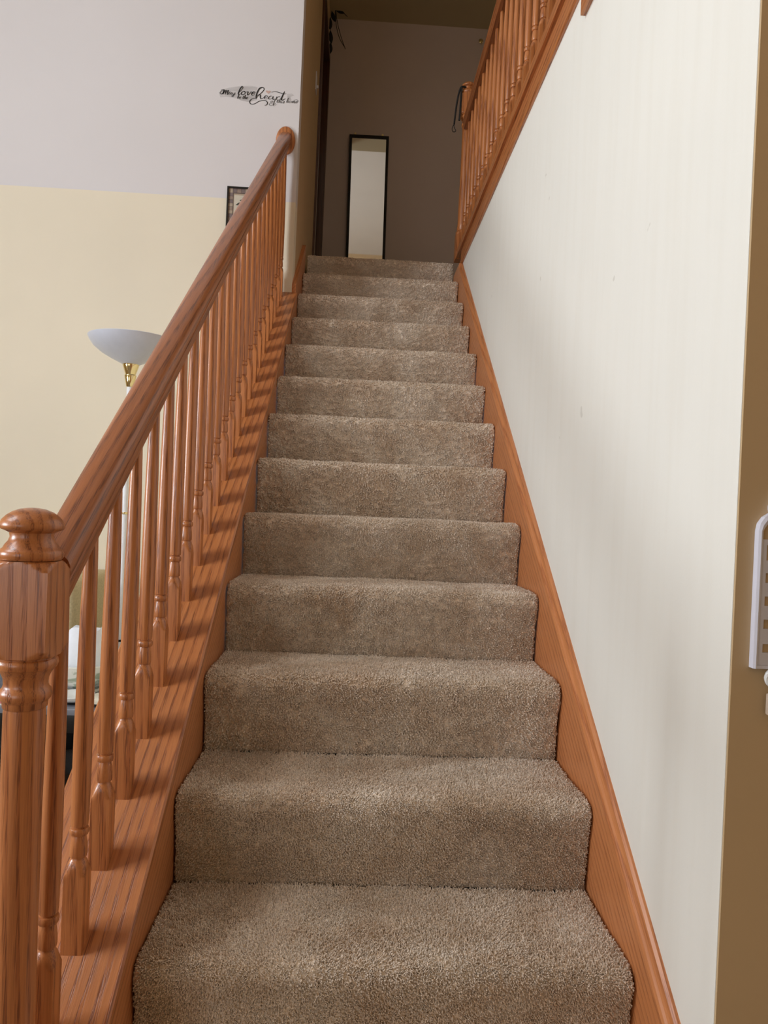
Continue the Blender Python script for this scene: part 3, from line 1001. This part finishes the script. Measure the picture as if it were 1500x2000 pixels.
MB().add(*lathe_vf([(0.074, 0.036), (0.092, 0.036), (0.095, 0.033)], 28)).build('lid', STEEL, jar, True)
# things on the lower shelf
bk = empty('wicker_basket', (-0.70, 1.40, FLOOR + 0.11), 'dark wicker basket on the lower shelf of the end table', 'basket')
WICK = plain('dark_wicker', (44, 34, 26), 0.7, 0, 0.3, 160, 0.4)
MB().add(*lathe_vf([(0, 0.12), (0.10, 0.145), (0.102, 0.138), (0.012, 0.112), (0.012, 0.001)], 28)).build('body', WICK, bk, True)
for zz, rr in ((0.022, 0.1265), (0.044, 0.131), (0.066, 0.136), (0.088, 0.141), (0.104, 0.143)):
    ring = [(rr * math.cos(2 * math.pi * i / 28), rr * math.sin(2 * math.pi * i / 28), zz + 0.003 * (-1) ** i) for i in range(29)]
    MB().add(*tube_vf(ring, 0.006, 6)).build('weave_band', WICK, bk, True)
GREYC = plain('grey_cable_sheath', (96, 92, 88), 0.5)
cb = empty('cable_bundle', (-0.50, 1.10, FLOOR), 'tangle of thin grey cables on the floor before the end table', 'cables')
for i in range(7):
    a = random.Random(i)
    q = [(a.uniform(-0.25, 0.2), a.uniform(-0.10, 0.02), 0.012 + a.uniform(0.0, 0.18) * (k % 2)) for k in range(6)]
    q[0] = (q[0][0], q[0][1], 0.006)
    q[-1] = (q[-1][0], q[-1][1], 0.006)
    MB().add(*tube_vf(smooth_path(q), 0.0025, 6)).build('cable', GREYC, cb, True)

# framed print on the back wall
pf = empty('framed_print', (-0.363, YW, 2.381), 'small black framed botanical print on the back wall behind the handrail', 'picture')
PW, PH, FB = 0.20, 0.27, 0.0075
fm = MB()
fm.box(0, PW, -0.016, 0, -FB, 0).box(0, PW, -0.016, 0, -PH, -PH + FB).box(0, FB, -0.016, 0, -PH + FB, -FB).box(PW - FB, PW, -0.016, 0, -PH + FB, -FB)
fm.build('frame', BLACK, pf)
pc = [plain('print_cream', (206, 198, 180), 0.6, 0, 0.06), plain('print_taupe', (146, 126, 112), 0.6, 0, 0.15, 60), plain('print_sand', (176, 158, 136), 0.6, 0, 0.15, 60),
      plain('print_plum_grey', (122, 106, 104), 0.6, 0, 0.15, 60), plain('print_leaf', (70, 74, 62), 0.6, 0, 0.2, 60), plain('print_line', (88, 72, 62), 0.6)]
pv, pfc, pm = [], [], []


def quad(x0, x1, z0, z1, mi, yy=-0.008):
    n0 = len(pv)
    pv.extend([(x0, yy, z0), (x1, yy, z0), (x1, yy, z1), (x0, yy, z1)])
    pfc.append((n0, n0 + 1, n0 + 2, n0 + 3))
    pm.append(mi)


quad(FB, PW - FB, -PH + FB, -FB, 5)
bwid = 0.0215
seq = [2, 3, 1, 3, 2, 1]
nx, nz_ = 9, 12
for i in range(nx):
    a = FB + (PW - 2 * FB) * i / nx
    b = FB + (PW - 2 * FB) * (i + 1) / nx
    quad(a + 0.0007, b - 0.0007, -FB - bwid, -FB, seq[i % 6], -0.0085)
    quad(a + 0.0007, b - 0.0007, -PH + FB, -PH + FB + bwid, seq[(i + 2) % 6], -0.0085)
for i in range(nz_):
    a = -FB - bwid - (PH - 2 * FB - 2 * bwid) * i / nz_
    b = -FB - bwid - (PH - 2 * FB - 2 * bwid) * (i + 1) / nz_
    quad(FB, FB + bwid, b + 0.0007, a - 0.0007, seq[(i + 1) % 6], -0.0085)
    quad(PW - FB - bwid, PW - FB, b + 0.0007, a - 0.0007, seq[(i + 4) % 6], -0.0085)
quad(FB + bwid + 0.004, PW - FB - bwid - 0.004, -PH + FB + bwid + 0.004, -FB - bwid - 0.004, 2, -0.0088)
quad(FB + bwid + 0.007, PW - FB - bwid - 0.007, -PH + FB + bwid + 0.012, -FB - bwid - 0.012, 0, -0.0091)
pr_ = mesh_obj('print', pv, pfc, pc, pf)
for p, mi in zip(pr_.data.polygons, pm):
    p.material_index = mi
lm = MB()


def leaf2d(x, z, ang, ln, wd_):
    n0 = len(lm.v)
    d = Vector((math.cos(ang), math.sin(ang)))
    p = Vector((-d.y, d.x))
    N = 8
    up_ = [Vector((x, z)) + d * (ln * i / N) + p * (wd_ * math.sin(math.pi * i / N)) for i in range(N + 1)]
    dn = [Vector((x, z)) + d * (ln * i / N) - p * (wd_ * 0.5 * math.sin(math.pi * i / N)) for i in range(N - 1, 0, -1)]
    lm.v += [(q.x, -0.0095, q.y) for q in up_ + dn]
    lm.f.append(tuple(range(n0, n0 + len(up_ + dn))))


for a in ((0.062, -0.066, -0.15, 0.034, 0.008), (0.044, -0.091, 0.25, 0.042, 0.009), (0.100, -0.070, 0.6, 0.04, 0.009), (0.098, -0.10, -0.3, 0.045, 0.009), (0.07, -0.13, 0.2, 0.04, 0.009), (0.1, -0.14, 0.1, 0.04, 0.009), (0.095, -0.19, 1.5, 0.12, 0.0015)):
    leaf2d(*a)
lm.build('printed_leaves', pc[4], pr_)

# ------------------------------------------------------------------ script lettering on the wall
dec = empty('wall_lettering', (-0.23, YW, 2.85), 'black script wall lettering reading May love be the heart of this home', 'wall decal')
INK = plain('black_vinyl', (34, 34, 36), 0.5)
INK2 = plain('grey_vinyl', (98, 98, 98), 0.5)
UPX = 0.4 / 1040.0      # metres per unit of the drawing (x 195..1235 spans the lettering)


def D(x, y, dep):
    # drawing units: x to the right, y down; anchored at the lettering's middle
    return ((x - 715) * UPX + 0.0, -dep, -(y - 200) * UPX * 1.0 + 0.004)


def ribbon(mb, pts, w, dep=0.0016, taper=True):
    P = smooth_path([(a, b, 0) for a, b in pts], 7)
    n0 = len(mb.v)
    N = len(P)
    for i, p in enumerate(P):
        d = (P[min(i + 1, N - 1)] - P[max(i - 1, 0)])
        d = d.normalized() if d.length > 0 else Vector((1, 0, 0))
        nrm = Vector((-d.y, d.x, 0))
        t = i / (N - 1)
        k = (0.35 + 0.65 * math.sin(math.pi * t) ** 0.6) if taper else 1
        k *= 0.62 + 0.55 * max(0.0, d.y)      # pen pressure: heavy downstrokes
        for s1 in (-1, 1):
            q = p + nrm * (w * k * 0.5 * s1)
            mb.v.append(D(q.x, q.y, dep))
    for i in range(N - 1):
        mb.f.append((n0 + 2 * i, n0 + 2 * i + 1, n0 + 2 * i + 3, n0 + 2 * i + 2))


def place(strokes, x, y, sx, sy, sl=0.25):
    return [[(x + a * sx + b * sy * sl, y - b * sy) for a, b in s] for s in strokes]


LET = {
    'M': ([[(-0.5, 0.75), (-0.35, 1.05), (0.1, 1.0), (0.1, 0.5), (-0.15, 0.05), (-0.55, 0.2), (-0.45, 0.6), (0.1, 1.0)], [(0.1, 1.0), (0.12, 0.0)], [(0.12, 0.05), (0.35, 0.7), (0.55, 0.95), (0.55, 0.5), (0.55, 0.0)], [(0.56, 0.1), (0.8, 0.75), (1.0, 0.95), (0.98, 0.4), (1.05, 0.02), (1.25, 0.1)]], 1.35),
    'a': ([[(0.55, 0.85), (0.25, 1.0), (0.0, 0.5), (0.1, 0.05), (0.35, 0.15), (0.6, 0.9)], [(0.62, 1.0), (0.58, 0.3), (0.68, 0.0), (0.95, 0.3)]], 0.95),
    'y': ([[(0.0, 0.9), (0.1, 0.3), (0.3, 0.05), (0.55, 0.4), (0.62, 1.0)], [(0.62, 1.0), (0.55, 0.0), (0.3, -0.8), (0.0, -0.8), (0.2, -0.3), (0.95, 0.35)]], 0.95),
    'l': ([[(0.0, 0.25), (0.35, 1.2), (0.45, 2.1), (0.25, 2.3), (0.1, 1.6), (0.1, 0.3), (0.25, 0.0), (0.5, 0.2)]], 0.55),
    'o': ([[(0.35, 1.0), (0.05, 0.7), (0.05, 0.2), (0.35, 0.0), (0.62, 0.4), (0.5, 0.9), (0.3, 0.95), (0.55, 0.75), (0.85, 0.85)]], 0.85),
    'v': ([[(0.0, 0.8), (0.15, 0.95), (0.2, 0.3), (0.32, 0.0), (0.55, 0.5), (0.6, 0.95), (0.85, 0.8)]], 0.8),
    'e': ([[(0.0, 0.35), (0.45, 0.6), (0.45, 0.95), (0.2, 0.95), (0.05, 0.4), (0.25, 0.0), (0.65, 0.3)]], 0.65),
    'b': ([[(0.0, 0.3), (0.35, 1.3), (0.4, 2.0), (0.2, 2.1), (0.1, 1.0), (0.1, 0.2), (0.35, 0.0), (0.55, 0.4), (0.45, 0.85), (0.35, 0.7), (0.8, 0.75)]], 0.8),
    't': ([[(0.0, 0.3), (0.3, 1.7), (0.2, 0.4), (0.35, 0.0), (0.65, 0.3)], [(0.0, 1.25), (0.6, 1.35)]], 0.6),
    'h': ([[(0.0, 0.3), (0.35, 1.4), (0.4, 2.1), (0.2, 2.1), (0.1, 1.0), (0.1, 0.0)], [(0.1, 0.1), (0.3, 0.8), (0.5, 0.95), (0.5, 0.3), (0.6, 0.0), (0.85, 0.3)]], 0.85),
    'i': ([[(0.1, 0.95), (0.08, 0.3), (0.2, 0.0), (0.45, 0.3)], [(0.18, 1.45), (0.2, 1.32)]], 0.42),
    's': ([[(0.0, 0.2), (0.3, 1.05), (0.42, 0.5), (0.3, 0.0), (0.05, 0.1), (0.65, 0.3)]], 0.62),
    'm': ([[(0.05, 0.95), (0.08, 0.0)], [(0.08, 0.1), (0.25, 0.8), (0.4, 0.9), (0.4, 0.0)], [(0.4, 0.1), (0.6, 0.8), (0.75, 0.9), (0.75, 0.2), (0.85, 0.0), (1.1, 0.3)]], 1.1),
    'f': ([[(0.0, 0.4), (0.45, 1.5), (0.45, 2.0), (0.25, 1.9), (0.2, 0.5), (0.15, -0.7), (0.3, -0.7), (0.3, 0.1), (0.65, 0.4)]], 0.6),
    'r': ([[(0.12, 0.98), (0.14, 0.0)], [(0.14, 0.45), (0.28, 0.85), (0.48, 0.98), (0.62, 0.85)]], 0.72),
}


def word(mb, text, x, y, sx, sy, w, dep=0.0016, sl=0.25):
    for ch in text:
        if ch == ' ':
            x += sx * 0.5
            continue
        st_, adv = LET[ch]
        for s1 in place(st_, x, y, sx, sy, sl):
            ribbon(mb, s1, w, dep)
        x += adv * sx
    return x


m1 = MB()
word(m1, 'M', 246, 220, 62, 58, 11)
word(m1, 'ay', 325, 214, 50, 30, 8)
word(m1, 'love', 440, 208, 80, 46, 13, sl=0.35)
word(m1, 'be the', 440, 262, 34, 24, 7)
# big h with its swash, then e a r, and the crossed t
ribbon(m1, [(672, 215), (735, 185), (785, 125), (770, 97), (728, 112), (700, 165), (688, 215), (686, 250)], 17)
ribbon(m1, [(686, 250), (716, 205), (740, 197), (742, 225), (752, 246), (790, 226)], 13)
word(m1, 'ear', 785, 246, 96, 44, 10, sl=0.12)
ribbon(m1, [(1055, 130), (1032, 185), (1018, 230), (1032, 246), (1070, 222)], 16)
ribbon(m1, [(882, 152), (930, 140), (1000, 152), (1040, 163), (1082, 157)], 10)
ribbon(m1, [(686, 240), (630, 258), (604, 292), (622, 322), (668, 318), (720, 285), (770, 266), (815, 268), (838, 295), (825, 322), (800, 330)], 12)
m1.build('letters', INK, dec)
m2 = MB()
word(m2, 'of', 876, 290, 42, 26, 7, sl=0.3)
word(m2, 'this', 950, 284, 44, 26, 7, sl=0.3)
word(m2, 'home', 1078, 276, 44, 28, 7, sl=0.3)
ribbon(m2, [(1205, 258), (1180, 240), (1215, 228), (1236, 240), (1222, 268)], 6)
ribbon(m2, [(905, 300), (870, 300), (862, 318), (890, 326), (925, 305), (945, 298), (915, 312), (925, 328), (965, 302)], 6)
m2.build('small_letters', INK2, dec)
hm = MB()
hp = []
for i in range(36):
    t = 2 * math.pi * i / 36
    hx = 16 * math.sin(t) ** 3
    hy = 13 * math.cos(t) - 5 * math.cos(2 * t) - 2 * math.cos(3 * t) - math.cos(4 * t)
    hp.append(D(842 + hx * 2.0, 150 - hy * 1.5, 0.0013))
hm.v, hm.f = hp, [tuple(range(36))]
hm.build('heart', plain('blush_vinyl', (206, 172, 160), 0.6, 0, 0.05), dec)
# grey brushed smear behind the words (translucent print)
sm_ = NT('brushed_grey_print')
tc = sm_.n('TexCoord').outputs['Object']
br = sm_.noise(sm_.mapping(tc, (9, 1, 60)), 1.0, 4, 0.6)
sm_.set(Base_Color=s2l((132, 128, 122)), Roughness=0.7,
        Alpha=sm_.math('MULTIPLY', sm_.ramp(br, [(0.25, (0.1,) * 3), (0.8, (1,) * 3)]), 0.36))
for poly in ([(198, 200), (240, 160), (330, 128), (470, 98), (600, 84), (700, 96), (690, 180), (700, 262), (600, 300), (500, 285), (430, 262), (300, 250), (222, 262)],
             [(1090, 160), (1150, 150), (1185, 172), (1130, 196), (1150, 235), (1100, 250)]):
    sv = MB()
    sv.v = [D(a, b, 0.0008) for a, b in poly]
    sv.f = [tuple(range(len(poly)))]
    sv.build('brushed_smear', sm_.m, dec)

# ================================================================== right foreground
YR = -0.237
rk = empty('key_rack', (0.975, YR, 0.72), 'white plastic slotted rack on the tan wall return', 'rack')
RX0, RX1, RZ0, RZ1 = 0.921, 1.081, 0.588, 0.812
pl = MB()
cx0, cx1 = RX0 + 0.0105, RX1 - 0.0105
zs = [0.600, 0.6205, 0.6335, 0.6505, 0.6645, 0.6810, 0.6945, 0.7115, 0.7265, 0.7440, 0.7640, 0.7780]
wins = [(zs[0] + 0.010, zs[1] + 0.002), (0.6440, 0.6575), (0.6770, 0.6905), (0.7100, 0.7240), (0.7420, 0.7640)]
edges = [RZ0] + [e for w_ in wins for e in w_] + [0.772]
for i in range(0, len(edges), 2):
    pl.box(RX0 + 0.002, RX1 - 0.002, -0.006, 0.0, edges[i], edges[i + 1])
for (a, b) in wins:
    pl.box(RX0 + 0.002, RX0 + 0.0155, -0.006, 0.0, a, b)
    pl.box(RX1 - 0.0155, RX1 - 0.002, -0.006, 0.0, a, b)
    pl.box((RX0 + RX1) / 2 - 0.004, (RX0 + RX1) / 2 + 0.004, -0.006, 0.0, a, b)
o = pl.build('slotted_plate', WPLASTIC, rk)
put(o, Matrix.Translation((0, YR, 0)))
r_ = 0.028
path = [(RX0, RZ0), (RX0, RZ1 - r_)] + [(RX0 + r_ - r_ * math.cos(a), RZ1 - r_ + r_ * math.sin(a)) for a in (0.4, 0.8, 1.2, 1.57)] \
    + [(RX1 - r_ + r_ * math.sin(a), RZ1 - r_ + r_ * math.cos(a)) for a in (0, 0.4, 0.8, 1.2, 1.57)] + [(RX1, RZ0)]
rim = MB()
nn = len(path)
ctr = ((RX0 + RX1) / 2, (RZ0 + RZ1) / 2)
for (x, z) in path:
    ix = x + (0.0065 if x < ctr[0] else -0.0065)
    iz = z - (0.0065 if z > RZ1 - r_ else 0)
    rim.v += [(x, 0, z), (x, -0.011, z), (x + (ix - x) * 0.5, -0.013, z + (iz - z) * 0.5), (ix, -0.011, iz), (ix, 0, iz)]
for i in range(nn - 1):
    for j in range(5):
        rim.f.append((i * 5 + j, i * 5 + (j + 1) % 5, (i + 1) * 5 + (j + 1) % 5, (i + 1) * 5 + j))
rim.f += [tuple(range(5)), tuple((nn - 1) * 5 + j for j in range(5))]
rim.box(RX0 + 0.0005, RX1 - 0.0005, -0.0115, 0, RZ0, RZ0 + 0.004)
o = rim.build('rim', WPLASTIC, rk)
put(o, Matrix.Translation((0, YR, 0)))
o = MB().add(*lathe_vf([(0, 0.020), (0.008, 0.020), (0.010, 0.018)], 28), mtx=Matrix.Rotation(math.pi / 2, 4, 'X')).build('hanging_tab', WPLASTIC, rk, True)
put(o, Matrix.Translation((0.958, YR, RZ1 + 0.006)))

ky = empty('key_ring', (0.952, YR, 0.575), 'white ring with a small tan tag hanging below the plastic rack', 'key ring')
ringp = [(0.952 + 0.011 * math.cos(t), -0.012, 0.5755 + 0.011 * math.sin(t)) for t in [2 * math.pi * i / 24 for i in range(25)]]
o = MB().add(*tube_vf(ringp, 0.0035, 8)).build('ring', CERAMIC, ky, True)
put(o, Matrix.Translation((0, YR, 0)))
o = MB().add(*tube_vf([(0.952, 0.0, 0.5885), (0.952, -0.014, 0.5885), (0.952, -0.016, 0.583)], 0.002, 8)).build('hook', STEEL, ky, True)
put(o, Matrix.Translation((0, YR, 0)))
o = MB().box(0.944, 0.962, -0.016, -0.006, 0.522, 0.553).build('tag', plain('tan_leather', (190, 170, 150), 0.7), ky, bevel=0.003)
put(o, Matrix.Translation((0, YR, 0)))
o = MB().add(*tube_vf([(0.952, -0.012, 0.565), (0.951, -0.012, 0.550)], 0.0022, 8)).build('link', STEEL, ky, True)
put(o, Matrix.Translation((0, YR, 0)))
